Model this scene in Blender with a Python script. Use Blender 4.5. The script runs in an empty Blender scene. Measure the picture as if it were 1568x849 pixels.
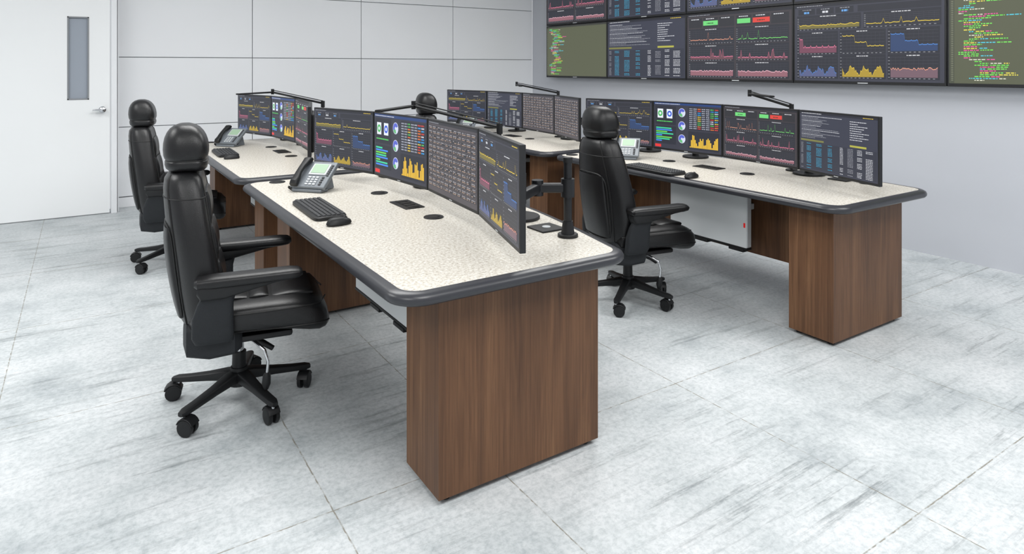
import bpy, bmesh, math, random
from mathutils import Vector, Matrix
R = random.Random(7)
sc = bpy.context.scene
sc.view_settings.view_transform = 'Standard'
sc.view_settings.look = 'None'

def lin(c):
    c = c/255.0
    return c/12.92 if c <= 0.04045 else ((c+0.055)/1.055)**2.4
def rgb(r, g, b): return (lin(r), lin(g), lin(b), 1.0)

# ------------------------------------------------------------ materials
def new_mat(name):
    m = bpy.data.materials.new(name); m.use_nodes = True
    nt = m.node_tree
    return m, nt, nt.nodes['Principled BSDF']
def simple(name, col, rough=0.5, metal=0.0, bump=0.0, bscale=200, spec=0.5, var=0.0):
    m, nt, p = new_mat(name)
    p.inputs['Base Color'].default_value = col
    p.inputs['Roughness'].default_value = rough
    p.inputs['Metallic'].default_value = metal
    p.inputs['Specular IOR Level'].default_value = spec
    if bump > 0 or var > 0:
        tc = nt.nodes.new('ShaderNodeTexCoord')
        nz = nt.nodes.new('ShaderNodeTexNoise'); nz.inputs['Scale'].default_value = bscale
        nz.inputs['Detail'].default_value = 2
        nt.links.new(tc.outputs['Object'], nz.inputs['Vector'])
    if bump > 0:
        b = nt.nodes.new('ShaderNodeBump'); b.inputs['Strength'].default_value = bump
        b.inputs['Distance'].default_value = 0.002
        nt.links.new(nz.outputs['Fac'], b.inputs['Height'])
        nt.links.new(b.outputs['Normal'], p.inputs['Normal'])
    if var > 0:
        mr = nt.nodes.new('ShaderNodeMapRange')
        mr.inputs['To Min'].default_value = max(0, rough-var); mr.inputs['To Max'].default_value = rough+var
        nt.links.new(nz.outputs['Fac'], mr.inputs['Value'])
        nt.links.new(mr.outputs['Result'], p.inputs['Roughness'])
    return m
def ramp(nt, stops):
    r = nt.nodes.new('ShaderNodeValToRGB')
    cr = r.color_ramp
    while len(cr.elements) > 1: cr.elements.remove(cr.elements[-1])
    cr.elements[0].position = stops[0][0]; cr.elements[0].color = stops[0][1]
    for pos, c in stops[1:]:
        e = cr.elements.new(pos); e.color = c
    return r
def mapping(nt, scale, rot=(0, 0, 0)):
    tc = nt.nodes.new('ShaderNodeTexCoord'); mp = nt.nodes.new('ShaderNodeMapping')
    mp.inputs['Scale'].default_value = scale; mp.inputs['Rotation'].default_value = rot
    nt.links.new(tc.outputs['Object'], mp.inputs['Vector'])
    return mp
def noise(nt, vec, scale, detail=4, rough=0.5, dist=0.0):
    n = nt.nodes.new('ShaderNodeTexNoise')
    n.inputs['Scale'].default_value = scale; n.inputs['Detail'].default_value = detail
    n.inputs['Roughness'].default_value = rough; n.inputs['Distortion'].default_value = dist
    nt.links.new(vec, n.inputs['Vector'])
    return n
def mixc(nt, fac, a, b, mode='MIX'):
    m = nt.nodes.new('ShaderNodeMix'); m.data_type = 'RGBA'; m.blend_type = mode
    for sock, v in ((m.inputs[0], fac), (m.inputs[6], a), (m.inputs[7], b)):
        if isinstance(v, (int, float, tuple)): sock.default_value = v
        else: nt.links.new(v, sock)
    return m.outputs[2]
def math_(nt, op, a, b=None):
    m = nt.nodes.new('ShaderNodeMath'); m.operation = op
    for i, v in enumerate((a, b)):
        if v is None: continue
        if isinstance(v, (int, float)): m.inputs[i].default_value = v
        else: nt.links.new(v, m.inputs[i])
    return m.outputs[0]

def mat_floor():
    m, nt, p = new_mat('concrete_slabs')
    mp = mapping(nt, (1, 1, 1)); v = mp.outputs[0]
    # broad mottled tone
    n1 = noise(nt, v, 2.2, 7, 0.68)
    r1 = ramp(nt, [(0.34, rgb(176, 182, 185)), (0.46, rgb(196, 201, 203)), (0.55, rgb(204, 208, 210)), (0.68, rgb(214, 217, 219))])
    nt.links.new(n1.outputs['Fac'], r1.inputs[0])
    # fine grain
    n2 = noise(nt, v, 45, 4, 0.75)
    r2 = ramp(nt, [(0.32, rgb(222, 225, 226)), (0.58, (1, 1, 1, 1))])
    nt.links.new(n2.outputs['Fac'], r2.inputs[0])
    c = mixc(nt, 1.0, r1.outputs[0], r2.outputs[0], 'MULTIPLY')
    # long thin trowel scratches along x, only in some zones
    mp2 = mapping(nt, (0.8, 11, 1))
    n3 = noise(nt, mp2.outputs[0], 1.5, 8, 0.8)
    r3 = ramp(nt, [(0.36, rgb(160, 164, 165)), (0.48, (1, 1, 1, 1))])
    nt.links.new(n3.outputs['Fac'], r3.inputs[0])
    n3b = noise(nt, v, 1.0, 4, 0.65)
    r3b = ramp(nt, [(0.42, (0.05, 0.05, 0.05, 1)), (0.60, (0.85, 0.85, 0.85, 1))])
    nt.links.new(n3b.outputs['Fac'], r3b.inputs[0])
    c = mixc(nt, r3b.outputs[0], c, mixc(nt, 1.0, c, r3.outputs[0], 'MULTIPLY'))
    # small dark pits and stains
    n4 = noise(nt, v, 6, 10, 0.86)
    r4 = ramp(nt, [(0.635, (0, 0, 0, 1)), (0.70, (1, 1, 1, 1))])
    nt.links.new(n4.outputs['Fac'], r4.inputs[0])
    c = mixc(nt, math_(nt, 'MULTIPLY', r4.outputs[0], 0.6), c, rgb(120, 120, 117))
    sx = nt.nodes.new('ShaderNodeSeparateXYZ'); nt.links.new(v, sx.inputs[0])
    nw = noise(nt, v, 25, 2, 0.6)
    wob = math_(nt, 'MULTIPLY', math_(nt, 'SUBTRACT', nw.outputs['Fac'], 0.5), 0.008)
    X = math_(nt, 'ADD', sx.outputs[0], wob); Y = math_(nt, 'ADD', sx.outputs[1], wob)
    cur = None
    for coord, vals in ((X, (-3.4, -2.35, -1.36, -0.32, 0.735, 1.345, 2.43, 3.5, 4.58, 5.5)), (Y, (-1.1, 0.05, 1.15, 2.27, 3.55, 4.85, 6.1, 7.3))):
        for t in vals:
            d = math_(nt, 'ABSOLUTE', math_(nt, 'SUBTRACT', coord, t))
            cur = d if cur is None else math_(nt, 'MINIMUM', cur, d)
    mr = nt.nodes.new('ShaderNodeMapRange'); mr.inputs['From Min'].default_value = 0.001; mr.inputs['From Max'].default_value = 0.0035
    mr.inputs['To Min'].default_value = 1; mr.inputs['To Max'].default_value = 0
    nt.links.new(cur, mr.inputs['Value'])
    r5 = ramp(nt, [(0.40, (0.2, 0.2, 0.2, 1)), (0.56, (0.9, 0.9, 0.9, 1))]); nt.links.new(nw.outputs['Fac'], r5.inputs[0])
    c = mixc(nt, math_(nt, 'MULTIPLY', mr.outputs[0], r5.outputs[0]), c, rgb(122, 116, 102))
    nt.links.new(c, p.inputs['Base Color'])
    rr = ramp(nt, [(0.3, (0.40, 0.40, 0.40, 1)), (0.7, (0.56, 0.56, 0.56, 1))]); nt.links.new(n1.outputs['Fac'], rr.inputs[0])
    nt.links.new(rr.outputs[0], p.inputs['Roughness'])
    p.inputs['Specular IOR Level'].default_value = 0.45
    return m
def mat_wood():
    m, nt, p = new_mat('walnut_veneer')
    mp = mapping(nt, (9, 9, 0.7)); v = mp.outputs[0]
    n1 = noise(nt, v, 1.0, 5, 0.62, 0.9)
    r1 = ramp(nt, [(0.28, rgb(80, 54, 36)), (0.42, rgb(97, 67, 45)), (0.52, rgb(106, 74, 50)), (0.62, rgb(116, 83, 57)), (0.78, rgb(132, 97, 69))])
    nt.links.new(n1.outputs['Fac'], r1.inputs[0])
    mp2 = mapping(nt, (120, 120, 2.5)); n2 = noise(nt, mp2.outputs[0], 1.0, 3, 0.65)
    r2 = ramp(nt, [(0.3, rgb(206, 200, 195)), (0.6, (1, 1, 1, 1))]); nt.links.new(n2.outputs['Fac'], r2.inputs[0])
    c = mixc(nt, 0.9, r1.outputs[0], r2.outputs[0], 'MULTIPLY')
    nt.links.new(c, p.inputs['Base Color']); p.inputs['Roughness'].default_value = 0.48
    p.inputs['Specular IOR Level'].default_value = 0.38
    return m
def mat_terrazzo():
    m, nt, p = new_mat('speckled_laminate')
    mp = mapping(nt, (1, 1, 1)); v = mp.outputs[0]
    n1 = noise(nt, v, 85, 4, 0.72)
    r1 = ramp(nt, [(0.36, rgb(156, 146, 130)), (0.45, rgb(200, 194, 183)), (0.56, rgb(212, 208, 199)), (0.65, rgb(236, 234, 229))])
    nt.links.new(n1.outputs['Fac'], r1.inputs[0])
    vo = nt.nodes.new('ShaderNodeTexVoronoi'); vo.inputs['Scale'].default_value = 75
    nt.links.new(v, vo.inputs['Vector'])
    r2 = ramp(nt, [(0.0, rgb(140, 128, 110)), (0.13, rgb(184, 174, 160)), (0.21, (1, 1, 1, 1))]); nt.links.new(vo.outputs['Distance'], r2.inputs[0])
    c = mixc(nt, 0.65, r1.outputs[0], r2.outputs[0], 'MULTIPLY')
    nt.links.new(c, p.inputs['Base Color']); p.inputs['Roughness'].default_value = 0.4
    return m
def mat_screen():
    m, nt, p = new_mat('screen_pixels')
    a = nt.nodes.new('ShaderNodeAttribute'); a.attribute_name = 'Col'
    p.inputs['Base Color'].default_value = (0.015, 0.015, 0.017, 1)
    p.inputs['Roughness'].default_value = 0.4
    p.inputs['Specular IOR Level'].default_value = 0.3
    nt.links.new(a.outputs['Color'], p.inputs['Emission Color'])
    p.inputs['Emission Strength'].default_value = 1.1
    m.cycles.emission_sampling = 'NONE'
    return m
def mat_emit(name, col, s, samp='NONE'):
    m, nt, p = new_mat(name)
    p.inputs['Base Color'].default_value = col
    p.inputs['Emission Color'].default_value = col
    p.inputs['Emission Strength'].default_value = s
    m.cycles.emission_sampling = samp
    return m
def mat_panel(name, col):
    m, nt, p = new_mat(name)
    mp = mapping(nt, (1, 1, 1)); n = noise(nt, mp.outputs[0], 0.7, 2, 0.5)
    d = tuple(x*0.97 for x in col[:3])+(1,)
    r = ramp(nt, [(0.35, d), (0.65, col)]); nt.links.new(n.outputs['Fac'], r.inputs[0])
    nt.links.new(r.outputs[0], p.inputs['Base Color']); p.inputs['Roughness'].default_value = 0.45
    return m

M_FLOOR = mat_floor(); M_WOOD = mat_wood(); M_TOP = mat_terrazzo(); M_SCR = mat_screen()
M_EDGE = simple('charcoal_nosing', rgb(48, 49, 54), 0.32)
M_WALLP = mat_panel('white_wall_panel', rgb(240, 242, 245))
M_WALLG = mat_panel('grey_wall_paint', rgb(196, 199, 206))
M_DOORW = mat_panel('white_door_paint', rgb(247, 249, 250))
M_JOINT = simple('panel_joint', rgb(140, 143, 147), 0.6)
M_CEIL = simple('ceiling_paint', rgb(235, 235, 235), 0.8)
M_GLASS = simple('door_glass', rgb(158, 166, 177), 0.15)
M_CHROME = simple('chrome', rgb(210, 212, 215), 0.15, 1.0)
M_LEATH = simple('black_leather', rgb(17, 17, 19), 0.36, bump=0.3, bscale=300, var=0.05, spec=0.45)
M_SEAM = simple('leather_piping', rgb(8, 8, 9), 0.55)
M_PLAS = simple('black_plastic', rgb(20, 21, 23), 0.48, spec=0.4)
M_SHELL = simple('textured_shell', rgb(29, 32, 36), 0.62, bump=0.8, bscale=220, spec=0.4)
M_MATTE = simple('monitor_casing', rgb(24, 25, 28), 0.45)
M_ARM = simple('arm_metal', rgb(30, 31, 34), 0.35, 0.3)
M_WHITE = simple('white_steel', rgb(222, 226, 228), 0.4)
M_PHONE = simple('phone_body', rgb(112, 118, 124), 0.4)
M_PHONEK = simple('phone_key', rgb(196, 200, 203), 0.5)
M_LCD = mat_emit('phone_lcd', rgb(150, 176, 150), 0.12)
M_KEY = simple('key_caps', rgb(46, 47, 50), 0.5)
M_RED = mat_emit('red_led', rgb(200, 30, 30), 0.4)
M_RECESS = simple('dark_recess', rgb(14, 14, 15), 0.7)
M_LUM = mat_emit('luminaire_diffuser', (1, 1, 1, 1), 1.0)

# ------------------------------------------------------------ mesh builder
class MB:
    def __init__(s): s.v = []; s.f = []; s.m = []; s.c = []; s.mats = []
    def mi(s, mat):
        if mat not in s.mats: s.mats.append(mat)
        return s.mats.index(mat)
    def add(s, vs, fs, mat, M=None, col=None):
        o = len(s.v); k = s.mi(mat)
        for p in vs:
            p = Vector(p)
            s.v.append(M @ p if M is not None else p)
        for f in fs:
            s.f.append([i+o for i in f]); s.m.append(k); s.c.append(col)
    def box(s, c, d, mat, bev=0.0, seg=2, M=None, taper=None):
        bm = bmesh.new(); bmesh.ops.create_cube(bm, size=1)
        for v in bm.verts:
            v.co = Vector((v.co.x*d[0], v.co.y*d[1], v.co.z*d[2]))
            if taper and v.co.z > 0:
                v.co.x *= taper[0]; v.co.y *= taper[1]
            v.co += Vector(c)
        if bev > 0: bmesh.ops.bevel(bm, geom=bm.edges[:], offset=bev, segments=seg, profile=0.5, affect='EDGES', clamp_overlap=True)
        bm.verts.index_update()
        s.add([v.co.copy() for v in bm.verts], [[v.index for v in f.verts] for f in bm.faces], mat, M); bm.free()
    def loft(s, secs, mat, n=24, warp=None, M=None):
        vs = []; fs = []
        for (c, U, V, e) in secs:
            c = Vector(c); U = Vector(U); V = Vector(V)
            for i in range(n):
                a = 2*math.pi*i/n; ca, sa = math.cos(a), math.sin(a)
                p = c + U*(math.copysign(abs(ca)**(2/e), ca)) + V*(math.copysign(abs(sa)**(2/e), sa))
                if warp: p = warp(p)
                vs.append(p)
        for k in range(len(secs)-1):
            for i in range(n):
                j = (i+1) % n
                fs.append([k*n+i, k*n+j, (k+1)*n+j, (k+1)*n+i])
        fs.append(list(range(n))[::-1]); fs.append([(len(secs)-1)*n+i for i in range(n)])
        s.add(vs, fs, mat, M)
        return vs
    def cyl(s, a, b, r, mat, r2=None, n=20, M=None):
        s.tube([a, b], [r, r if r2 is None else r2], mat, n, M)
    def tube(s, pts, r, mat, n=10, M=None):
        pts = [Vector(p) for p in pts]; secs = []
        if isinstance(r, (int, float)): r = [r]*len(pts)
        prev = None
        for i, p in enumerate(pts):
            t = (pts[min(i+1, len(pts)-1)] - pts[max(i-1, 0)]).normalized()
            if prev is None:
                up = Vector((0, 0, 1)) if abs(t.z) < 0.9 else Vector((1, 0, 0))
                U = t.cross(up).normalized()
            else:
                U = (prev - t*prev.dot(t)).normalized()
            prev = U; V = t.cross(U)
            secs.append((p, U*r[i], V*r[i], 2))
        s.loft(secs, mat, n, None, M)
    def disc(s, c, r, h, mat, n=28, sx=1.0, sy=1.0, M=None):
        c = Vector(c); x = Vector((sx, 0, 0)); y = Vector((0, sy, 0))
        b = min(0.003, h*0.4)
        s.loft([(c, x*r, y*r, 2), (c+Vector((0, 0, h-b)), x*r, y*r, 2), (c+Vector((0, 0, h)), x*(r-b), y*(r-b), 2)], mat, n, None, M)
    def build(s, name, loc=(0, 0, 0), rotz=0.0, mesh=None, smooth=True):
        me = s.mesh(name, smooth)
        return place(name, me, loc, rotz)
    def mesh(s, name, smooth=True):
        me = bpy.data.meshes.new(name)
        me.from_pydata([tuple(v) for v in s.v], [], s.f)
        for m in s.mats: me.materials.append(m)
        me.polygons.foreach_set('material_index', s.m)
        if any(c is not None for c in s.c):
            at = me.color_attributes.new('Col', 'FLOAT_COLOR', 'CORNER')
            data = []
            for f, c in zip(s.f, s.c):
                cc = c if c is not None else (0, 0, 0, 1)
                data.extend(list(cc)*len(f))
            at.data.foreach_set('color', data)
        me.update()
        if smooth:
            me.shade_smooth(); me.set_sharp_from_angle(angle=math.radians(38))
        return me
def place(name, me, loc=(0, 0, 0), rotz=0.0, wn=True):
    o = bpy.data.objects.new(name, me); bpy.context.collection.objects.link(o)
    o.location = loc; o.rotation_euler = (0, 0, rotz)
    if wn:
        w = o.modifiers.new('wn', 'WEIGHTED_NORMAL'); w.keep_sharp = True; w.weight = 60
    return o

# ------------------------------------------------------------ room
WX, WY, WYD, CH = 5.86, 8.42, 8.15, 3.35
b = MB(); b.box(((WX-6)/2+0.0, (WY-3)/2, -0.05), (WX+6, WY+3, 0.1), M_FLOOR); b.build('floor', smooth=False)
b = MB(); b.box(((WX-6)/2, (WY-3)/2, CH+0.05), (WX+6, WY+3, 0.1), M_CEIL); b.build('ceiling', smooth=False)
b = MB(); b.box((WX+0.06, (WY-3)/2, CH/2), (0.12, WY+3, CH), M_WALLG); b.build('wall_east', smooth=False)
b = MB()
b.box(((0.33+WX)/2, WY+0.08, CH/2), (WX-0.33, 0.12, CH), M_JOINT)
xs = [0.33, 1.73, 3.10, 4.47, WX]; zs = [0.115, 0.883, 1.655, 2.41, CH-0.15]
for i in range(4):
    for j in range(4):
        g = 0.004
        b.box(((xs[i]+xs[i+1])/2, WY+0.01, (zs[j]+zs[j+1])/2), (xs[i+1]-xs[i]-2*g, 0.02, zs[j+1]-zs[j]-2*g), M_WALLP, 0.002, 1)
b.build('wall_north', smooth=False)
b = MB(); b.box(((0.33+WX)/2, WY+0.012, 0.054), (WX-0.33, 0.03, 0.108), M_WALLP, 0.003, 1); b.build('baseboard_north', smooth=False)
DL, DR, DT = -0.72, 0.25, 2.35
b = MB()
b.box(((-6+DL-0.06)/2, WYD+0.2, CH/2), (6+DL-0.06, 0.4, CH), M_DOORW)
b.box(((DL-0.06+0.33)/2, WYD+0.2, (DT+0.06+CH)/2), (0.33-DL+0.06, 0.4, CH-DT-0.06), M_DOORW)
b.box((0.325, WYD+0.23, CH/2), (0.01, 0.34, CH), M_WALLP)
b.build('wall_door_side', smooth=False)
b = MB()
b.box((DR+0.035, WYD+0.1, DT/2), (0.055, 0.22, DT), M_WALLP, 0.004, 1)
b.box((DL-0.03, WYD+0.1, DT/2), (0.05, 0.22, DT), M_WALLP, 0.004, 1)
b.box(((DL+DR)/2, WYD+0.1, DT+0.03), (DR-DL+0.13, 0.22, 0.06), M_WALLP, 0.004, 1)
b.build('trim_1', smooth=False)
b = MB()
wx0, wx1, wz0, wz1 = -0.12, 0.055, 1.213, 2.06
yc = WYD+0.035; th = 0.045
b.box(((DL+0.006+wx0)/2, yc, DT/2+0.004), (wx0-DL-0.006, th, DT-0.012), M_DOORW)
b.box(((DR-0.006+wx1)/2, yc, DT/2+0.004), (DR-0.006-wx1, th, DT-0.012), M_DOORW)
b.box(((wx0+wx1)/2, yc, wz0/2+0.005), (wx1-wx0, th, wz0-0.01), M_DOORW)
b.box(((wx0+wx1)/2, yc, (wz1+DT)/2-0.004), (wx1-wx0, th, DT-wz1-0.01), M_DOORW)
b.box(((wx0+wx1)/2, yc+0.005, (wz0+wz1)/2), (wx1-wx0, 0.01, wz1-wz0), M_GLASS)
for x in (wx0, wx1): b.box((x, yc-th/2, (wz0+wz1)/2), (0.014, 0.012, wz1-wz0+0.014), M_JOINT, 0.002, 1)
for z in (wz0, wz1): b.box(((wx0+wx1)/2, yc-th/2, z), (wx1-wx0+0.014, 0.012, 0.014), M_JOINT, 0.002, 1)
ky = yc-th/2
b.cyl((0.18, ky, 1.10), (0.18, ky-0.012, 1.10), 0.033, M_CHROME)
b.cyl((0.18, ky-0.012, 1.10), (0.18, ky-0.05, 1.10), 0.012, M_CHROME)
b.tube([(0.18, ky-0.042, 1.10), (0.18, ky-0.055, 1.10), (0.18, ky-0.078, 1.10), (0.18, ky-0.088, 1.10)], [0.015, 0.03, 0.03, 0.012], M_CHROME, 18)
b.tube([(0.18, ky-0.06, 1.10), (0.12, ky-0.06, 1.10), (0.09, ky-0.055, 1.098)], 0.009, M_CHROME)
b.build('door_1')
# ceiling luminaires (frame + diffuser, area lamp just below each diffuser)
for i, x in enumerate((-1.9, 1.2, 4.2)):
    for j, y in enumerate((0.4, 4.6)):
        b = MB(); b.box((0, 0, 0.0), (1.8, 1.8, 0.03), M_LUM)
        for sx in (-1, 1):
            b.box((sx*0.915, 0, 0.0), (0.03, 1.86, 0.05), M_WHITE); b.box((0, sx*0.915, 0), (1.8, 0.03, 0.05), M_WHITE)
        o = b.build('ceiling_light_panel', (x, y, CH-0.03), smooth=False)
        L = bpy.data.lights.new('lamp', 'AREA'); L.shape = 'SQUARE'; L.size = 1.8; L.energy = 66; L.color = (1.0, 0.995, 0.98)
        lo = bpy.data.objects.new('lamp', L); bpy.context.collection.objects.link(lo); lo.parent = o; lo.location = (0, 0, -0.03)

# ------------------------------------------------------------ screen content
class Canvas:
    def __init__(s, mb, to3d, A=1.78): s.mb = mb; s.t = to3d; s.A = A
    def rect(s, x0, y0, x1, y1, c, L=1):
        s.mb.add([s.t(x0, y0, L), s.t(x1, y0, L), s.t(x1, y1, L), s.t(x0, y1, L)], [[0, 1, 2, 3]], M_SCR, None, rgb(*c))
    def line(s, pts, w, c, L=3):
        for (xa, ya), (xb, yb) in zip(pts, pts[1:]):
            s.mb.add([s.t(xa, ya-w, L), s.t(xb, yb-w, L), s.t(xb, yb+w, L), s.t(xa, ya+w, L)], [[0, 1, 2, 3]], M_SCR, None, rgb(*c))
    def area(s, pts, y0, c, L=2):
        for (xa, ya), (xb, yb) in zip(pts, pts[1:]):
            s.mb.add([s.t(xa, y0, L), s.t(xb, y0, L), s.t(xb, yb, L), s.t(xa, ya, L)], [[0, 1, 2, 3]], M_SCR, None, rgb(*c))
    def ring(s, cx, cy, r0, r1, a0, a1, c, L=3):
        n = max(3, int((a1-a0)/0.35))
        for i in range(n):
            p = a0+(a1-a0)*i/n; q = a0+(a1-a0)*(i+1)/n
            s.mb.add([s.t(cx+r0*math.cos(p), cy+r0*math.sin(p), L), s.t(cx+r1*math.cos(p), cy+r1*math.sin(p), L),
                      s.t(cx+r1*math.cos(q), cy+r1*math.sin(q), L), s.t(cx+r0*math.cos(q), cy+r0*math.sin(q), L)], [[0, 1, 2, 3]], M_SCR, None, rgb(*c))
    def text(s, x, y, w, h, c, L=2, dens=1.0):
        e = x+w
        while x < e-0.004:
            ww = min(R.uniform(0.010, 0.04), e-x)
            if R.random() < dens: s.rect(x, y, x+ww, y+h, c, L)
            x += ww+0.008
    def chart(s, x0, y0, x1, y1, c, kind=0, fill=None):
        s.rect(x0, y0, x1, y1, (43, 45, 53), 1)
        s.text(x0+(x1-x0)*0.38, y1-0.024, (x1-x0)*0.25, 0.010, (215, 216, 220), 2)
        H = y1-y0-0.065; b_ = y0+0.026
        for i in range(7):
            yy = b_+H*i/6
            s.rect(x0+0.035, yy, x1-0.015, yy+0.0018, (84, 86, 95), 2)
            s.rect(x0+0.008, yy-0.003, x0+0.026, yy+0.004, (150, 152, 158), 2)
        m = int((x1-x0)/0.055)
        for i in range(m):
            xx = x0+0.04+(x1-x0-0.06)*i/m
            s.rect(xx, b_, xx+0.0018, b_+H, (66, 68, 78), 2)
            s.rect(xx, y0+0.010, xx+0.022, y0+0.017, (150, 152, 158), 2)
        n = 44; pts = []; base = R.uniform(0.2, 0.5)
        for i in range(n+1):
            if kind == 0: v = base+R.uniform(-0.07, 0.07)
            elif kind == 1: v = base*0.4+(R.uniform(0.25, 0.75) if R.random() < 0.12 else R.uniform(0, 0.07))
            elif kind == 2: v = 0.2+0.18*math.sin(i*0.45+base*9)+R.uniform(0, 0.25)
            elif kind == 3: v = (0.75 if i < 5 else 0.3)+0.1*(i % 7 == 0)
            else: v = (0.85 if i < n*0.3 else 0.5 if i < n*0.6 else 0.3)+0.04*(i % 5 == 0)
            pts.append((x0+0.035+(x1-x0-0.055)*i/n, b_+H*min(0.95, max(0.03, v))))
        if fill: s.area(pts, b_, fill, 3)
        s.line(pts, 0.0042, c, 4)

YEL = (222, 194, 66); BLU = (76, 134, 210); PNK = (232, 124, 156); GRN = (92, 196, 96); WHT = (214, 216, 222); CYN = (60, 160, 196); RED = (216, 66, 58); PEA = (232, 160, 130)
DIM = (150, 152, 160)
def st_lines(k):
    k.rect(0, 0, k.A, 1, (60, 62, 73), 0)
    k.rect(0, 0.965, k.A, 1, (38, 40, 48), 1); k.text(0.03, 0.977, 0.35, 0.010, DIM); k.text(k.A-0.25, 0.977, 0.2, 0.010, YEL)
    for i in range(3):
        x = 0.05+i*0.25; k.rect(x, 0.87, x+0.23, 0.95, (43, 45, 53), 1)
        k.text(x+0.08, 0.885, 0.08, 0.026, (100, 160, 220) if i != 1 else WHT, 2)
        k.text(x+0.06, 0.93, 0.12, 0.009, DIM, 2)
    k.rect(0.83, 0.87, 1.75, 0.95, (43, 45, 53), 1)
    k.chart(0.03, 0.66, 0.87, 0.86, YEL, 0, (116, 108, 58)); k.chart(0.9, 0.66, 1.75, 0.86, YEL, 1)
    cs = [(PNK, 3, (116, 70, 88)), (YEL, 4, None), (BLU, 4, (48, 68, 106)), (BLU, 2, (86, 94, 132)), (YEL, 2, (170, 144, 50)), (PEA, 0, (116, 92, 102))]
    for j in range(2):
        for i in range(3):
            c, kd, fl = cs[j*3+i]
            k.chart(0.03+i*0.575, 0.34-j*0.31, 0.585+i*0.575, 0.645-j*0.31, c, kd, fl)
def st_alerts(k):
    k.rect(0, 0, k.A, 1, (62, 58, 62), 0)
    k.rect(0, 0.965, k.A, 1, (36, 37, 44), 1); k.text(0.03, 0.977, 0.4, 0.010, DIM)
    for i in range(2):
        x = 0.03+i*0.87
        k.rect(x, 0.79, x+0.26, 0.94, (44, 45, 50), 1); k.rect(x+0.28, 0.79, x+0.55, 0.94, (44, 45, 50), 1); k.rect(x+0.57, 0.79, x+0.84, 0.94, (44, 45, 50), 1)
        k.rect(x+0.28, 0.82, x+0.55, 0.89, (110, 210, 120) if i == 0 else RED, 2); k.text(x+0.35, 0.845, 0.12, 0.014, (30, 60, 34), 3)
        if i: k.rect(x+0.02, 0.82, x+0.24, 0.89, (110, 210, 120), 2)
        for q in range(3): k.text(x+0.05+q*0.28, 0.915, 0.15, 0.012, WHT, 2)
        k.chart(x, 0.53, x+0.84, 0.775, (120, 220, 110) if i else PEA, 1)
        k.chart(x, 0.27, x+0.84, 0.52, PNK, 1, (106, 72, 80)); k.chart(x, 0.02, x+0.84, 0.26, (234, 184, 196), 0, (144, 98, 108))
def st_table(k):
    k.rect(0, 0, k.A, 1, (55, 58, 72), 0)
    k.rect(0, 0.965, k.A, 1, (36, 38, 48), 1); k.text(0.05, 0.975, 0.5, 0.010, WHT); k.text(k.A-0.3, 0.975, 0.22, 0.010, YEL)
    for i in range(15):
        y = 0.925-i*0.026
        k.text(0.05, y, R.uniform(0.3, 1.05), 0.008, DIM if i % 3 else WHT)
    for i in range(9): k.text(1.2, 0.9-i*0.036, R.uniform(0.15, 0.4), 0.010, WHT)
    k.rect(0.03, 0.5, 0.6, 0.53, (122, 122, 66), 1); k.rect(1.2, 0.5, 1.55, 0.53, (176, 174, 70), 1)
    k.rect(0.02, 0.02, 1.76, 0.48, (48, 51, 63), 1)
    for i in range(19):
        y = 0.455-i*0.0235
        for x, w, c in ((0.04, 0.05, DIM), (0.18, 0.11, CYN), (0.42, 0.13, CYN), (0.7, 0.10, CYN), (0.98, 0.07, WHT), (1.15, 0.12, DIM), (1.36, 0.1, WHT), (1.54, 0.14, WHT)):
            if R.random() < 0.8: k.text(x, y, w, 0.009, c)
def st_rows(k):
    k.rect(0, 0, k.A, 1, (76, 72, 77), 0)
    k.rect(0, 0.965, k.A, 1, (40, 41, 48), 1); k.text(0.03, 0.975, 0.4, 0.010, DIM)
    for r in range(13):
        y = 0.885-r*0.068
        k.rect(0.02, y, 1.76, y+0.05, (50, 50, 56), 1)
        for cI in range(11):
            x = 0.04+cI*0.157
            k.text(x, y+0.03, 0.12, 0.012, (170, 168, 174), 2, 0.85); k.text(x, y+0.010, 0.12, 0.010, (192, 164, 144), 2, 0.75)
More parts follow.
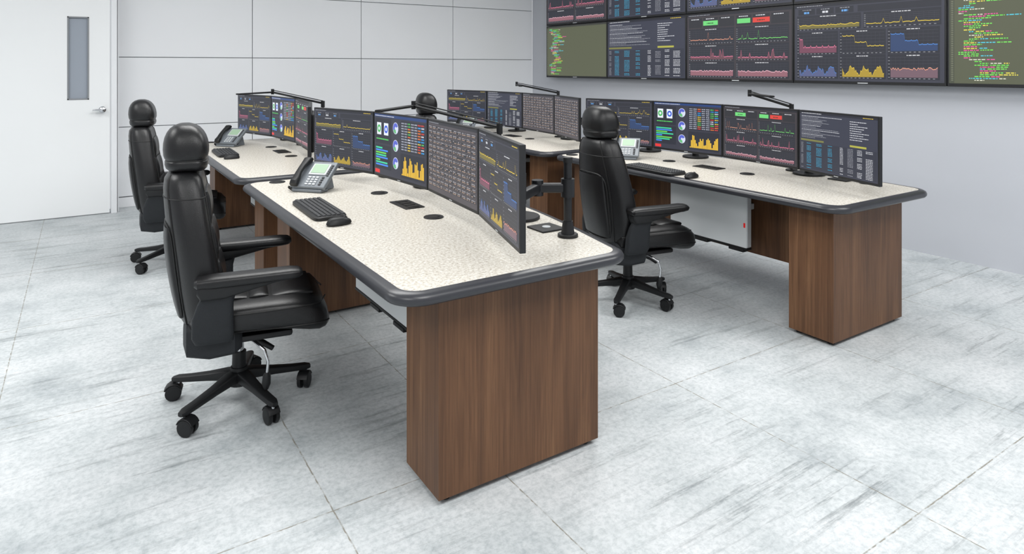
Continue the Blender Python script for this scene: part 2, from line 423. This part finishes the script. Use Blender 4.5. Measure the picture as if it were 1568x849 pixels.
def st_circ(k):
    k.rect(0, 0, k.A, 1, (52, 54, 66), 0)
    k.rect(0, 0.955, k.A, 1, (34, 62, 116), 1); k.text(0.03, 0.968, 0.7, 0.012, WHT)
    k.rect(0.03, 0.52, 0.62, 0.93, (38, 41, 52), 1)
    k.rect(0.1, 0.66, 0.26, 0.86, (226, 232, 240), 2); k.ring(0.18, 0.76, 0.03, 0.065, 0, 6.283, (70, 180, 90)); k.rect(0.36, 0.66, 0.52, 0.86, (226, 232, 244), 2); k.ring(0.44, 0.76, 0.03, 0.065, 0, 6.283, (50, 90, 210))
    k.text(0.08, 0.58, 0.45, 0.02, (90, 210, 100))
    for cy in (0.80, 0.52, 0.24):
        k.ring(0.78, cy, 0.0, 0.095, 0, 6.283, (210, 216, 236), 2); k.ring(0.78, cy, 0.025, 0.085, 0.4, 3.6, (84, 98, 200), 3); k.ring(0.78, cy, 0.025, 0.085, 3.6, 5, (96, 180, 116), 3)
    k.rect(0.95, 0.45, 1.74, 0.93, (38, 41, 52), 1)
    for r in range(11):
        for c in range(7):
            k.text(0.98+c*0.108, 0.885-r*0.041, 0.085, 0.02, R.choice([(214, 216, 226), (230, 120, 50), (60, 160, 230), GRN, YEL, RED]) if c in (2, 5, 6) else (164, 168, 182), 2)
    k.rect(0.95, 0.04, 1.74, 0.42, (38, 41, 52), 1)
    for i in range(22): k.rect(0.99+i*0.033, 0.08, 1.014+i*0.033, 0.08+0.02+0.28*abs(math.sin(i*0.55))*R.uniform(0.5, 1), (244, 196, 56), 2)
    k.rect(0.03, 0.1, 0.62, 0.49, (38, 41, 52), 1)
    for i in range(8):
        k.rect(0.06, 0.43-i*0.04, 0.06+R.uniform(0.15, 0.5), 0.455-i*0.04, [(60, 210, 160), (70, 140, 240), (110, 210, 80)][i % 3], 2)
    k.rect(0.03, 0.02, 0.2, 0.08, (224, 50, 50), 1)
def st_code(k):
    k.rect(0, 0, k.A, 1, (88, 92, 72), 0)
    k.rect(0, 0.97, k.A, 1, (60, 62, 56), 1)
    k.rect(0, 0, 0.05, 1, (74, 78, 64), 1)
    ind = 0
    for i in range(46):
        y = 0.945-i*0.0203
        ind = max(0, min(5, ind+R.choice([-1, 0, 0, 1])))
        x = 0.09+ind*0.05
        k.rect(0.02, y, 0.04, y+0.007, (130, 134, 112), 2)
        for _ in range(R.choice([1, 1, 2, 2, 3])):
            w = R.uniform(0.04, 0.17)
            k.text(x, y, w, 0.0105, R.choice([(110, 226, 84), (120, 232, 92), (232, 84, 160), (232, 220, 84), (80, 200, 220), (214, 216, 196)]), 2)
            x += w+0.015

def screen(mb, yL, yR, z0, z1, xf, style, step=0.0004):
    def t(u, v, L): return (xf-L*step, yL+(yR-yL)*u/1.78, z0+(z1-z0)*v)
    style(Canvas(mb, t))

# ------------------------------------------------------------ video wall
root = bpy.data.objects.new('video_wall', None); bpy.context.collection.objects.link(root)
cols = [7.885, 6.54, 5.195, 3.85, 2.505, 1.16, -0.185]
rows = [(1.39, 2.145), (2.145, 2.90)]
stl = [[st_code, st_table, st_alerts, st_lines, st_code, st_table], [st_alerts, st_table, st_lines, st_table, st_code, st_lines]]
b = MB(); b.box((WX-0.035, (cols[0]+cols[-1])/2, 2.145), (0.06, cols[0]-cols[-1]-0.06, 1.44), M_RECESS); o = b.build('mounting_frame'); o.parent = root
for r in range(2):
    for c in range(6):
        yL, yR = cols[c], cols[c+1]; z0, z1 = rows[r]
        b = MB()
        b.box((WX-0.095, (yL+yR)/2, (z0+z1)/2), (0.06, yL-yR-0.006, z1-z0-0.006), M_MATTE, 0.002, 1)
        e = 0.014
        screen(b, yL-0.003-e, yR+0.003+e, z0+0.003+e+0.012, z1-0.003-e, WX-0.1253, stl[r][c], 0.0006)
        b.box((WX-0.1255, (yL+yR)/2, z0+0.015), (0.001, 0.09, 0.008), M_PHONEK)
        o = b.build('display_panel_%d_%d' % (r+1, c+1)); o.parent = root

# ------------------------------------------------------------ desk
LEN = 2.545
def outline(inset, fx, bx):
    pts = []; i = inset; r = 0.12; y0 = -0.015
    def arc(cx, cy, a0, a1, rr, n=8):
        for k in range(n+1):
            a = math.radians(a0+(a1-a0)*k/n); pts.append((cx+rr*math.cos(a), cy+rr*math.sin(a)))
    arc(fx+r, y0+r, 180, 270, r-i)
    arc(bx-r, y0+r, 270, 355, r-i)
    n = 16
    for k in range(1, n):
        t = k/n; y = y0+r+(LEN-2*r-y0)*t
        pts.append((bx-i+(1.15-bx)*math.sin(math.pi*t), y))
    arc(bx-r, LEN-r, 5, 90, r-i)
    arc(fx+r, LEN-r, 90, 180, r-i)
    return pts
def desk_mesh(fx, bx):
    b = MB()
    prof = [(0.046, 0.800, M_TOP), (0.044, 0.8008, M_EDGE), (0.022, 0.799, M_EDGE), (0.007, 0.792, M_EDGE), (0.001, 0.781, M_EDGE), (0.002, 0.768, M_EDGE), (0.010, 0.759, M_EDGE), (0.03, 0.755, M_EDGE)]
    rings = [outline(p[0], fx, bx) for p in prof]; n = len(rings[0])
    vs = [(x, y, p[1]) for ring, p in zip(rings, prof) for x, y in ring]
    b.add(vs[:n], [list(range(n))], M_TOP)
    fs = []
    for k in range(len(prof)-1):
        for i in range(n):
            j = (i+1) % n; fs.append([k*n+i, (k+1)*n+i, (k+1)*n+j, k*n+j])
    b.add(vs, fs, M_EDGE)
    b.add([(x, y, 0.755) for x, y in rings[-1]], [list(range(n))[::-1]], M_RECESS)
    b.box((0.55, LEN/2, 0.735), (0.6, LEN-0.5, 0.035), M_RECESS)
    for y0, y1 in ((0.10, 0.375), (2.09, 2.385)):
        b.box((0.52, (y0+y1)/2, 0.39), (0.73, y1-y0, 0.74), M_WOOD, 0.0015, 1)
        for x in (0.2, 0.84):
            for y in (y0+0.04, y1-0.04): b.cyl((x, y, 0), (x, y, 0.022), 0.018, M_PLAS)
    b.box((0.52, (0.375+2.09)/2, 0.50), (0.02, 2.09-0.375, 0.44), M_WOOD, 0.001, 1)
    # slim white steel cable enclosure
    b.box((0.375, 1.155, 0.55), (0.045, 0.67, 0.40), M_WHITE, 0.004, 2)
    b.box((0.375, 0.818, 0.55), (0.040, 0.008, 0.39), M_PHONEK, 0.002, 1)
    b.box((0.351, 0.835, 0.50), (0.004, 0.012, 0.03), M_RED)
    b.box((0.375, 1.155, 0.343), (0.05, 0.68, 0.014), M_PLAS, 0.002, 1)
    for y in (0.9, 1.2): b.box((0.37, y, 0.33), (0.05, 0.12, 0.02), M_PLAS, 0.003, 1)
    for y in (0.9, 1.4): b.box((0.455, y, 0.60), (0.12, 0.04, 0.04), M_WHITE, 0.003, 1)
    for x, y in ((0.58, 1.72), (0.57, 0.98), (0.165, 2.43)):
        b.disc((x, y, 0.800), 0.05, 0.005, M_PLAS); b.disc((x, y, 0.804), 0.03, 0.003, M_RECESS)
    b.box((0.58, 1.325, 0.802), (0.11, 0.22, 0.008), M_PLAS, 0.002, 1)
    for k in range(4): b.box((0.58, 1.25+k*0.05, 0.807), (0.06, 0.036, 0.003), M_RECESS)
    b.box((0.905, 0.49, 0.803), (0.13, 0.13, 0.010), M_PLAS, 0.002, 1)
    b.disc((0.905, 0.49, 0.808), 0.02, 0.003, M_PHONEK)
    return b.mesh('control_desk')
DESK1 = desk_mesh(-0.045, 0.99); DESK2 = desk_mesh(0.03, 1.045)
OFF = 2.67
desks = {'A': (0.895, 1.985), 'B': (0.895, 1.985+OFF), 'D': (3.315, 1.985), 'C': (3.315, 1.985+OFF)}
for k, (x, y) in desks.items(): place('control_desk', DESK1 if k in 'AB' else DESK2, (x, y, 0))

# ------------------------------------------------------------ monitors
P = [(0.425, -0.01), (0.615, 0.615), (0.685, 1.285), (0.635, 1.950), (0.450, 2.60)]
POLES = [(0.90, 0.322), (0.915, 0.735), (0.93, 1.76), (0.90, 2.26)]
ZB, ZT = 0.874, 1.268
def monitor(dx, dy, i, style):
    a = Vector(P[i]); c = Vector(P[i+1]); mid = (a+c)/2; d = c-a
    W = d.length-0.008; H = ZT-ZB
    ang = math.atan2(d.y, d.x)-math.pi/2
    b = MB(); zc = (ZT+ZB)/2
    b.box((0.012, 0, 0), (0.024, W, H), M_MATTE, 0.003, 2)
    b.box((0.032, 0, 0), (0.03, W*0.7, H*0.7), M_MATTE, 0.012, 2)
    e = 0.009
    screen(b, W/2-e, -W/2+e, -H/2+0.016, H/2-e, -0.0006, style, 0.0004)
    b.box((-0.001, 0, -H/2+0.008), (0.001, 0.035, 0.004), M_PHONEK)
    Rm = Matrix.Rotation(-ang, 4, 'Z')
    pl = Rm @ Vector((POLES[i][0]-mid.x, POLES[i][1]-mid.y, 0))
    zt = 0.8-zc; za = -0.055
    b.box((0.052, 0, 0), (0.014, 0.11, 0.11), M_ARM, 0.003, 1)
    b.cyl((0.055, 0, 0), (0.105, 0, 0), 0.022, M_ARM)
    b.cyl((0.105, 0, 0.04), (0.105, 0, za-0.03), 0.02, M_ARM)
    el = Vector((pl.x*0.5+0.05, pl.y*0.5+(0.10 if i in (0, 1) else -0.10), za))
    for p0, p1 in ((Vector((0.105, 0, za)), el), (el+Vector((0, 0, -0.0)), Vector((pl.x, pl.y, za)))):
        t = (p1-p0); s_ = Vector((-t.y, t.x, 0)).normalized()
        b.loft([(p0, s_*0.02, Vector((0, 0, 0.021)), 4), (p1, s_*0.02, Vector((0, 0, 0.021)), 4)], M_ARM, 16)
    b.cyl(el+Vector((0, 0, -0.034)), el+Vector((0, 0, 0.034)), 0.026, M_ARM)
    b.cyl((pl.x, pl.y, za-0.04), (pl.x, pl.y, za+0.04), 0.030, M_ARM)
    b.cyl((pl.x, pl.y, zt+0.012), (pl.x, pl.y, 1.146-zc), 0.018, M_ARM)
    b.cyl((pl.x, pl.y, 1.146-zc-0.02), (pl.x, pl.y, 1.150-zc), 0.021, M_PLAS)
    b.disc((pl.x, pl.y, zt+0.001), 0.045 if i == 0 else 0.105, 0.014, M_PLAS)
    b.cyl((pl.x, pl.y, zt+0.012), (pl.x, pl.y, zt+0.07), 0.03, M_ARM, 0.022)
    b.build('computer_monitor', (dx+mid.x, dy+mid.y, zc), ang)
mon = {'A': [st_lines, st_rows, st_circ, st_lines], 'D': [st_table, st_alerts, st_circ, st_lines],
       'B': [st_rows, st_alerts, st_circ, st_lines], 'C': [st_rows, st_rows, st_table, st_lines]}
for k, ss in mon.items():
    for i, s_ in enumerate(ss): monitor(desks[k][0], desks[k][1], i, s_)

# ------------------------------------------------------------ lamps
def lamp(dx, dy, post, elbow, tip):
    px, py, pz = post
    b = MB()
    b.disc((0, 0, 0.801), 0.04, 0.012, M_PLAS)
    b.cyl((0, 0, 0.81), (0, 0, pz+0.012), 0.010, M_ARM)
    b.cyl((0, 0, pz-0.035), (0, 0, pz+0.02), 0.016, M_PLAS)
    E = Vector(elbow)-Vector((px, py, 0)); T = Vector(tip)-Vector((px, py, 0))
    b.tube([(0, 0, pz), E], 0.0095, M_PLAS, 10)
    b.tube([(0, 0, pz+0.02), E+Vector((0, 0, 0.02))], 0.004, M_PLAS, 8)
    b.cyl(E+Vector((0, 0, -0.02)), E+Vector((0, 0, 0.03)), 0.014, M_PLAS)
    d = (T-E); s_ = Vector((-d.y, d.x, 0)).normalized()
    b.loft([(E, s_*0.012, (0, 0, 0.008), 4), (E+d*0.12, s_*0.022, (0, 0, 0.008), 4), (T, s_*0.022, (0, 0, 0.007), 4)], M_PLAS, 16)
    b.build('desk_lamp', (dx+px, dy+py, 0))
lamp(*desks['A'], (0.925, 0.93, 1.235), (0.80, 1.72, 1.31), (0.47, 1.46, 1.305))
lamp(*desks['B'], (0.84, 0.99, 1.235), (0.60, 1.75, 1.31), (0.26, 1.58, 1.305))
lamp(*desks['D'], (0.96, 0.90, 1.26), (0.90, 1.21, 1.345), (0.82, 0.96, 1.335))
lamp(*desks['C'], (0.925, 0.96, 1.27), (0.885, 1.70, 1.345), (0.74, 1.40, 1.335))

# ------------------------------------------------------------ keyboard, mouse, phone
def kb_mesh():
    b = MB(); W, D = 0.50, 0.165
    b.loft([((0, 0, 0.0005), (D/2, 0, 0), (0, W/2, 0), 9), ((0.0, 0, 0.014), (D/2, 0, 0), (0, W/2, 0), 9), ((0.002, 0, 0.019), (D/2-0.006, 0, 0), (0, W/2-0.006, 0), 9)], M_PLAS, 40)
    for r in range(6):
        x = 0.063-r*0.0235
        cells = [1]*22 if r < 5 else [1.4, 1.2, 1.4, 6, 1.4, 1.2, 1.4, 1, 1, 1, 2, 1]
        tot = sum(cells); u = (W-0.03)/tot; y = W/2-0.015
        for c in cells:
            w = c*u
            b.box((x, y-w/2, 0.0215), (0.019, w-0.0035, 0.006), M_KEY, 0.0015, 1, taper=(0.85, 0.88 if c < 2 else 0.98))
            y -= w
    return b.mesh('keyboard')
def mouse_mesh():
    b = MB()
    b.loft([((0, 0, 0.0005), (0.058, 0, 0), (0, 0.03, 0), 2.4), ((0, 0, 0.008), (0.062, 0, 0), (0, 0.034, 0), 2.4), ((0.0, 0, 0.02), (0.057, 0, 0), (0, 0.031, 0), 2.3),
            ((-0.006, 0, 0.031), (0.042, 0, 0), (0, 0.023, 0), 2.2), ((-0.008, 0, 0.036), (0.022, 0, 0), (0, 0.012, 0), 2)], M_PLAS, 28)
    b.cyl((0.032, -0.004, 0.027), (0.032, 0.004, 0.027), 0.010, M_KEY)
    return b.mesh('computer_mouse')
def phone_mesh():
    b = MB()
    M = Matrix.Translation((0, 0, 0.088)) @ Matrix.Rotation(math.radians(-38), 4, 'Y')
    b.box((0, 0, 0), (0.21, 0.235, 0.026), M_PHONE, 0.008, 3, M)
    b.box((0.036, -0.025, 0.016), (0.09, 0.12, 0.008), M_PHONEK, 0.003, 1, M)
    b.box((0.038, -0.025, 0.021), (0.07, 0.096, 0.002), M_LCD, 0, 1, M)
    for r in range(4):
        for c in range(3):
            b.box((-0.028-r*0.018, 0.012-c*0.026, 0.0155), (0.012, 0.019, 0.006), M_PHONEK, 0.002, 1, M)
    for r in range(4): b.box((-0.028-r*0.018, -0.078, 0.0155), (0.012, 0.016, 0.006), M_KEY, 0.002, 1, M)
    for r in range(6): b.box((0.07-r*0.016, -0.097, 0.0155), (0.009, 0.014, 0.005), M_KEY, 0.001, 1, M)
    hs = [(-0.105, 0.026, 0.026, 0.016), (-0.09, 0.031, 0.026, 0.022), (-0.06, 0.034, 0.024, 0.016), (-0.02, 0.044, 0.019, 0.012), (0.03, 0.044, 0.019, 0.012), (0.07, 0.036, 0.024, 0.016), (0.095, 0.031, 0.027, 0.022), (0.112, 0.026, 0.025, 0.014)]
    b.loft([((x, 0.082, z), (0, w, 0), (0, 0, t), 2.8) for x, z, w, t in hs], M_PLAS, 20, None, M)
    b.box((0.04, 0, 0.055), (0.10, 0.16, 0.108), M_PHONE, 0.006, 2, taper=(0.5, 0.9))
    b.box((-0.05, 0, 0.010), (0.08, 0.2, 0.018), M_PHONE, 0.004, 1)
    pts = []
    for i in range(120):
        t = i/119; a = i*0.9
        pts.append((-0.085+0.06*math.sin(t*3.1)*0.6+0.006*math.cos(a), 0.10+0.05*math.sin(t*3.14), 0.010+0.006*math.sin(a)+0.015*(1-t)))
    b.tube(pts, 0.0018, M_PLAS, 6)
    return b.mesh('desk_phone')
KB, MS, PH = kb_mesh(), mouse_mesh(), phone_mesh()
for k, (x, y) in desks.items():
    place('keyboard', KB, (x+0.135, y+1.445, 0.801), -0.03)
    place('computer_mouse', MS, (x+0.125, y+1.085, 0.801), 0.12)
    place('desk_phone', PH, (x+(0.29 if k in 'AB' else 0.40), y+2.03, 0.801), 0.70)

# ------------------------------------------------------------ chair
def chair_mesh():
    b = MB(); V = Vector
    for k in range(5):
        a = math.radians(-2+10+72*k); f = V((math.cos(a), math.sin(a), 0)); s_ = V((-math.sin(a), math.cos(a), 0)); up = V((0, 0, 1))
        prof = [(0.02, 0.125, 0.032, 0.028), (0.06, 0.125, 0.030, 0.025), (0.15, 0.112, 0.024, 0.018), (0.24, 0.100, 0.021, 0.015), (0.30, 0.094, 0.02, 0.014), (0.322, 0.092, 0.012, 0.009)]
        b.loft([(f*r+up*z, s_*w, up*t, 4) for r, z, w, t in prof], M_PLAS, 16)
        c = f*0.30; ca = a+1.0+k*1.3; wd = V((math.cos(ca), math.sin(ca), 0)); ax = V((-wd.y, wd.x, 0)); c2 = c-wd*0.016
        b.cyl(c+up*0.06, c+up*0.095, 0.009, M_CHROME)
        for sg in (-1, 1):
            p0 = c2+ax*(0.006*sg)+up*0.035; p1 = c2+ax*(0.027*sg)+up*0.035
            b.tube([p0, p0.lerp(p1, 0.1), p0.lerp(p1, 0.85), p1], [0.03, 0.035, 0.035, 0.028], M_PLAS, 20)
        hood = []
        for i in range(7):
            t = math.radians(20+140*i/6); hood.append((c2+wd*(0.038*math.cos(t))+up*(0.037+0.038*math.sin(t))))
        b.loft([(h, ax*0.026, (h-c2-up*0.035).normalized()*0.004, 4) for h in hood], M_PLAS, 12)
    b.cyl((0, 0, 0.085), (0, 0, 0.165), 0.047, M_PLAS, 0.038, 24)
    b.cyl((0, 0, 0.16), (0, 0, 0.235), 0.032, M_PLAS, 0.030, 20)
    b.cyl((0, 0, 0.23), (0, 0, 0.31), 0.02, M_CHROME)
    b.box((-0.02, 0, 0.325), (0.24, 0.17, 0.055), M_PLAS, 0.015, 2)
    b.box((0.03, 0, 0.358), (0.38, 0.40, 0.03), M_PLAS, 0.012, 2)
    b.tube([(0.02, -0.08, 0.335), (0.06, -0.16, 0.33), (0.10, -0.20, 0.30), (0.115, -0.205, 0.25), (0.11, -0.20, 0.19)], 0.007, M_CHROME, 10)
    b.tube([(0.11, -0.20, 0.20), (0.11, -0.20, 0.185), (0.108, -0.198, 0.15), (0.107, -0.197, 0.125)], [0.009, 0.017, 0.019, 0.010], M_PLAS, 14)
    b.tube([(-0.02, 0.08, 0.33), (0.04, 0.18, 0.325), (0.09, 0.22, 0.30), (0.10, 0.225, 0.26)], 0.006, M_CHROME, 10)
    for yy in (-0.12, 0.12):
        b.tube([(0.03, yy*0.6, 0.33), (0.1, yy, 0.30), (0.14, yy, 0.27)], [0.012, 0.014, 0.012], M_PLAS, 10)
    # lower back shell
    b.loft([((-0.225, 0, 0.385), (0, 0.14, 0), (0, 0, 0.05), 5), ((-0.21, 0, 0.378), (0, 0.20, 0), (0, 0, 0.08), 5), ((-0.12, 0, 0.368), (0, 0.232, 0), (0, 0, 0.082), 5), ((-0.02, 0, 0.362), (0, 0.232, 0), (0, 0, 0.068), 5), ((0.01, 0, 0.362), (0, 0.20, 0), (0, 0, 0.05), 5)], M_SHELL, 32)
    def sw(p): return V((p.x, p.y, p.z+(0.38*p.y*p.y if p.z > 0.43 else 0.1*p.y*p.y)))
    ss = [(-0.20, 0.445, 0.03, 0.19), (-0.185, 0.447, 0.052, 0.225), (-0.13, 0.450, 0.066, 0.245), (0.0, 0.448, 0.072, 0.262), (0.12, 0.446, 0.075, 0.27), (0.22, 0.438, 0.082, 0.268), (0.29, 0.426, 0.086, 0.262), (0.335, 0.415, 0.080, 0.253), (0.360, 0.407, 0.062, 0.240), (0.374, 0.402, 0.036, 0.220)]
    b.loft([((x, 0, z), (0, w, 0), (0, 0, t), 2.8) for x, z, t, w in ss], M_LEATH, 44, sw)
    def pad(x0, x1, w, z, dz):
        n = 6; secs = []
        for i in range(n+1):
            t = i/n; k = math.sin(math.pi*(0.06+0.88*t))**0.4
            secs.append(((x0+(x1-x0)*t, 0, z), (0, w*(0.92+0.08*k), 0), (0, 0, dz*k), 3.5))
        b.loft(secs, M_LEATH, 32, sw)
    pad(-0.16, 0.03, 0.16, 0.511, 0.026); pad(0.039, 0.12, 0.165, 0.511, 0.025); pad(0.129, 0.31, 0.17, 0.505, 0.026)
    for zz in (0.465, 0.40):
        for sg in (-1, 1):
            pts = []
            for x, z, t, w in ss[1:]:
                k = abs((zz-z)/t); k = min(k, 0.98); yy = w*(1-k**2.8)**(1/2.8)
                pts.append(sw(V((x, sg*(yy+0.001), zz))))
            b.tube(pts, 0.0036, M_SEAM, 6)
    # backrest (z, xc, half thickness, half width)
    CV = 0.75; EX = 3.0
    def bw(p): return V((p.x+CV*p.y*p.y, p.y, p.z))
    bs = [(0.395, -0.150, 0.050, 0.17), (0.41, -0.153, 0.070, 0.205), (0.45, -0.160, 0.084, 0.227), (0.52, -0.168, 0.092, 0.243), (0.60, -0.178, 0.095, 0.252), (0.70, -0.192, 0.092, 0.253), (0.80, -0.206, 0.088, 0.243), (0.90, -0.218, 0.086, 0.223), (0.97, -0.224, 0.085, 0.203), (1.02, -0.228, 0.083, 0.186), (1.06, -0.230, 0.077, 0.168), (1.082, -0.230, 0.062, 0.146), (1.092, -0.230, 0.036, 0.108)]
    b.loft([((x, 0, z), (t, 0, 0), (0, w, 0), EX) for z, x, t, w in bs], M_LEATH, 48, bw)
    for ang in (40, -40, 140, -140):
        a = math.radians(ang); ca, sa = math.cos(a), math.sin(a); pts = []
        for z, x, t, w in bs[1:-1]:
            pts.append(bw(V((x+(t+0.0005)*math.copysign(abs(ca)**(2/EX), ca), (w+0.0005)*math.copysign(abs(sa)**(2/EX), sa), z))))
        b.tube(pts, 0.004, M_SEAM, 6)
    def bpad(z0, z1, w, off, th, sgn, x_of):
        n = 8; secs = []
        for i in range(n+1):
            t = i/n; k = math.sin(math.pi*(0.05+0.9*t))**0.4; z = z0+(z1-z0)*t
            secs.append(((x_of(z)+sgn*off, 0, z), (th*k, 0, 0), (0, w*(0.9+0.1*k), 0), 3.5))
        b.loft(secs, M_LEATH, 28, bw)
    def interp(z, idx):
        for p, q in zip(bs, bs[1:]):
            if p[0] <= z <= q[0]:
                t = (z-p[0])/(q[0]-p[0]); return p[idx]+(q[idx]-p[idx])*t
        return bs[-1][idx]
    bpad(0.52, 0.69, 0.15, 0.088, 0.026, 1, lambda z: interp(z, 1)); bpad(0.695, 0.85, 0.145, 0.083, 0.026, 1, lambda z: interp(z, 1)); bpad(0.855, 1.0, 0.125, 0.080, 0.024, 1, lambda z: interp(z, 1))
    bpad(0.47, 0.86, 0.155, 0.082, 0.028, -1, lambda z: interp(z, 1))
    loop = []
    for i in range(41):
        a = 2*math.pi*i/40; ca, sa = math.cos(a), math.sin(a)
        y = 0.168*math.copysign(abs(ca)**0.4, ca); z = 0.665+0.208*math.copysign(abs(sa)**0.4, sa)
        xx = interp(z, 1)-interp(z, 2)*(1-abs(y/interp(z, 3))**EX)**(1/EX)
        loop.append(bw(V((xx-0.001, y, z))))
    b.tube(loop, 0.0055, M_SEAM, 6)
    z = 0.985; pts = []
    for i in range(41):
        a = 2*math.pi*i/40; ca, sa = math.cos(a), math.sin(a)
        pts.append(bw(V((interp(z, 1)+(interp(z, 2)+0.0005)*math.copysign(abs(ca)**(2/EX), ca), (interp(z, 3)+0.0005)*math.copysign(abs(sa)**(2/EX), sa), z))))
    b.tube(pts, 0.003, M_SEAM, 6)
    # headrest: tall squared padded block with a fold line low down, sitting right on the shoulders
    for yy in (-0.045, 0.045): b.cyl((-0.225, yy, 1.05), (-0.222, yy, 1.13), 0.011, M_PLAS)
    HE = 3.1
    def hw(p): return V((p.x+1.0*p.y*p.y, p.y, p.z))
    hs = [(1.088, 0.055, 0.098), (1.092, 0.074, 0.116), (1.102, 0.084, 0.127), (1.118, 0.088, 0.132), (1.132, 0.087, 0.131), (1.138, 0.081, 0.126), (1.144, 0.087, 0.132), (1.158, 0.091, 0.137), (1.185, 0.092, 0.139), (1.212, 0.089, 0.136), (1.236, 0.083, 0.129), (1.257, 0.073, 0.118), (1.274, 0.060, 0.103), (1.286, 0.044, 0.083), (1.294, 0.022, 0.055)]
    b.loft([((-0.219-0.05*(z-1.13), 0, z), (t, 0, 0), (0, w, 0), HE) for z, t, w in hs], M_LEATH, 44, hw)
    pts = []
    for i in range(33):
        a = 2*math.pi*i/32; ca, sa = math.cos(a), math.sin(a)
        pts.append(hw(V((-0.2195+0.082*math.copysign(abs(ca)**(2/HE), ca), 0.127*math.copysign(abs(sa)**(2/HE), sa), 1.138))))
    b.tube(pts, 0.003, M_SEAM, 6)
    # arms
    for sg in (-1, 1):
        y = sg*0.29
        b.loft([((-0.10, sg*0.240, 0.385), (0.075, 0, 0), (0, 0.03, 0), 4), ((-0.105, sg*0.265, 0.42), (0.082, 0, 0), (0, 0.028, 0), 4), ((-0.105, sg*0.275, 0.50), (0.080, 0, 0), (0, 0.026, 0), 4), ((-0.095, sg*0.282, 0.56), (0.070, 0, 0), (0, 0.026, 0), 4), ((-0.080, y, 0.60), (0.065, 0, 0), (0, 0.026, 0), 4), ((-0.065, y, 0.625), (0.075, 0, 0), (0, 0.028, 0), 4)], M_SHELL, 24)
        b.loft([((-0.165, y, 0.628), (0, 0.03, 0), (0, 0, 0.02), 4), ((-0.15, y, 0.618), (0, 0.042, 0), (0, 0, 0.034), 4), ((-0.06, y, 0.616), (0, 0.042, 0), (0, 0, 0.032), 4), ((0.04, y, 0.626), (0, 0.038, 0), (0, 0, 0.020), 4), ((0.14, y, 0.636), (0, 0.032, 0), (0, 0, 0.010), 4), ((0.21, y, 0.638), (0, 0.026, 0), (0, 0, 0.006), 4)], M_PLAS, 20)
        ap = [(-0.175, 0.012, 0.032), (-0.163, 0.022, 0.046), (-0.10, 0.026, 0.052), (0.0, 0.025, 0.053), (0.12, 0.024, 0.051), (0.20, 0.024, 0.050), (0.235, 0.020, 0.044), (0.25, 0.010, 0.032)]
        b.loft([((x, y, 0.655), (0, w, 0), (0, 0, t), 2.8) for x, t, w in ap], M_LEATH, 28)
    return b.mesh('office_chair')
CHAIR = chair_mesh()
for x, y in ((0.61, 3.25), (3.03, 3.25), (0.61, 5.83), (3.03, 5.83)):
    place('office_chair', CHAIR, (x, y, 0.0005), math.radians(-10))

# ------------------------------------------------------------ world, camera
w = bpy.data.worlds.new('World'); sc.world = w; w.use_nodes = True
w.node_tree.nodes['Background'].inputs[0].default_value = (0.95, 0.97, 1.0, 1)
w.node_tree.nodes['Background'].inputs[1].default_value = 0.68
cam = bpy.data.cameras.new('camera'); co = bpy.data.objects.new('camera', cam); bpy.context.collection.objects.link(co)
co.location = (0, 0, 1.55); co.rotation_euler = (math.radians(90), 0, -math.atan2(0.5454, 0.838))
cam.lens = 23.23; cam.sensor_width = 36; cam.shift_y = -0.2057; cam.clip_start = 0.05
sc.camera = co
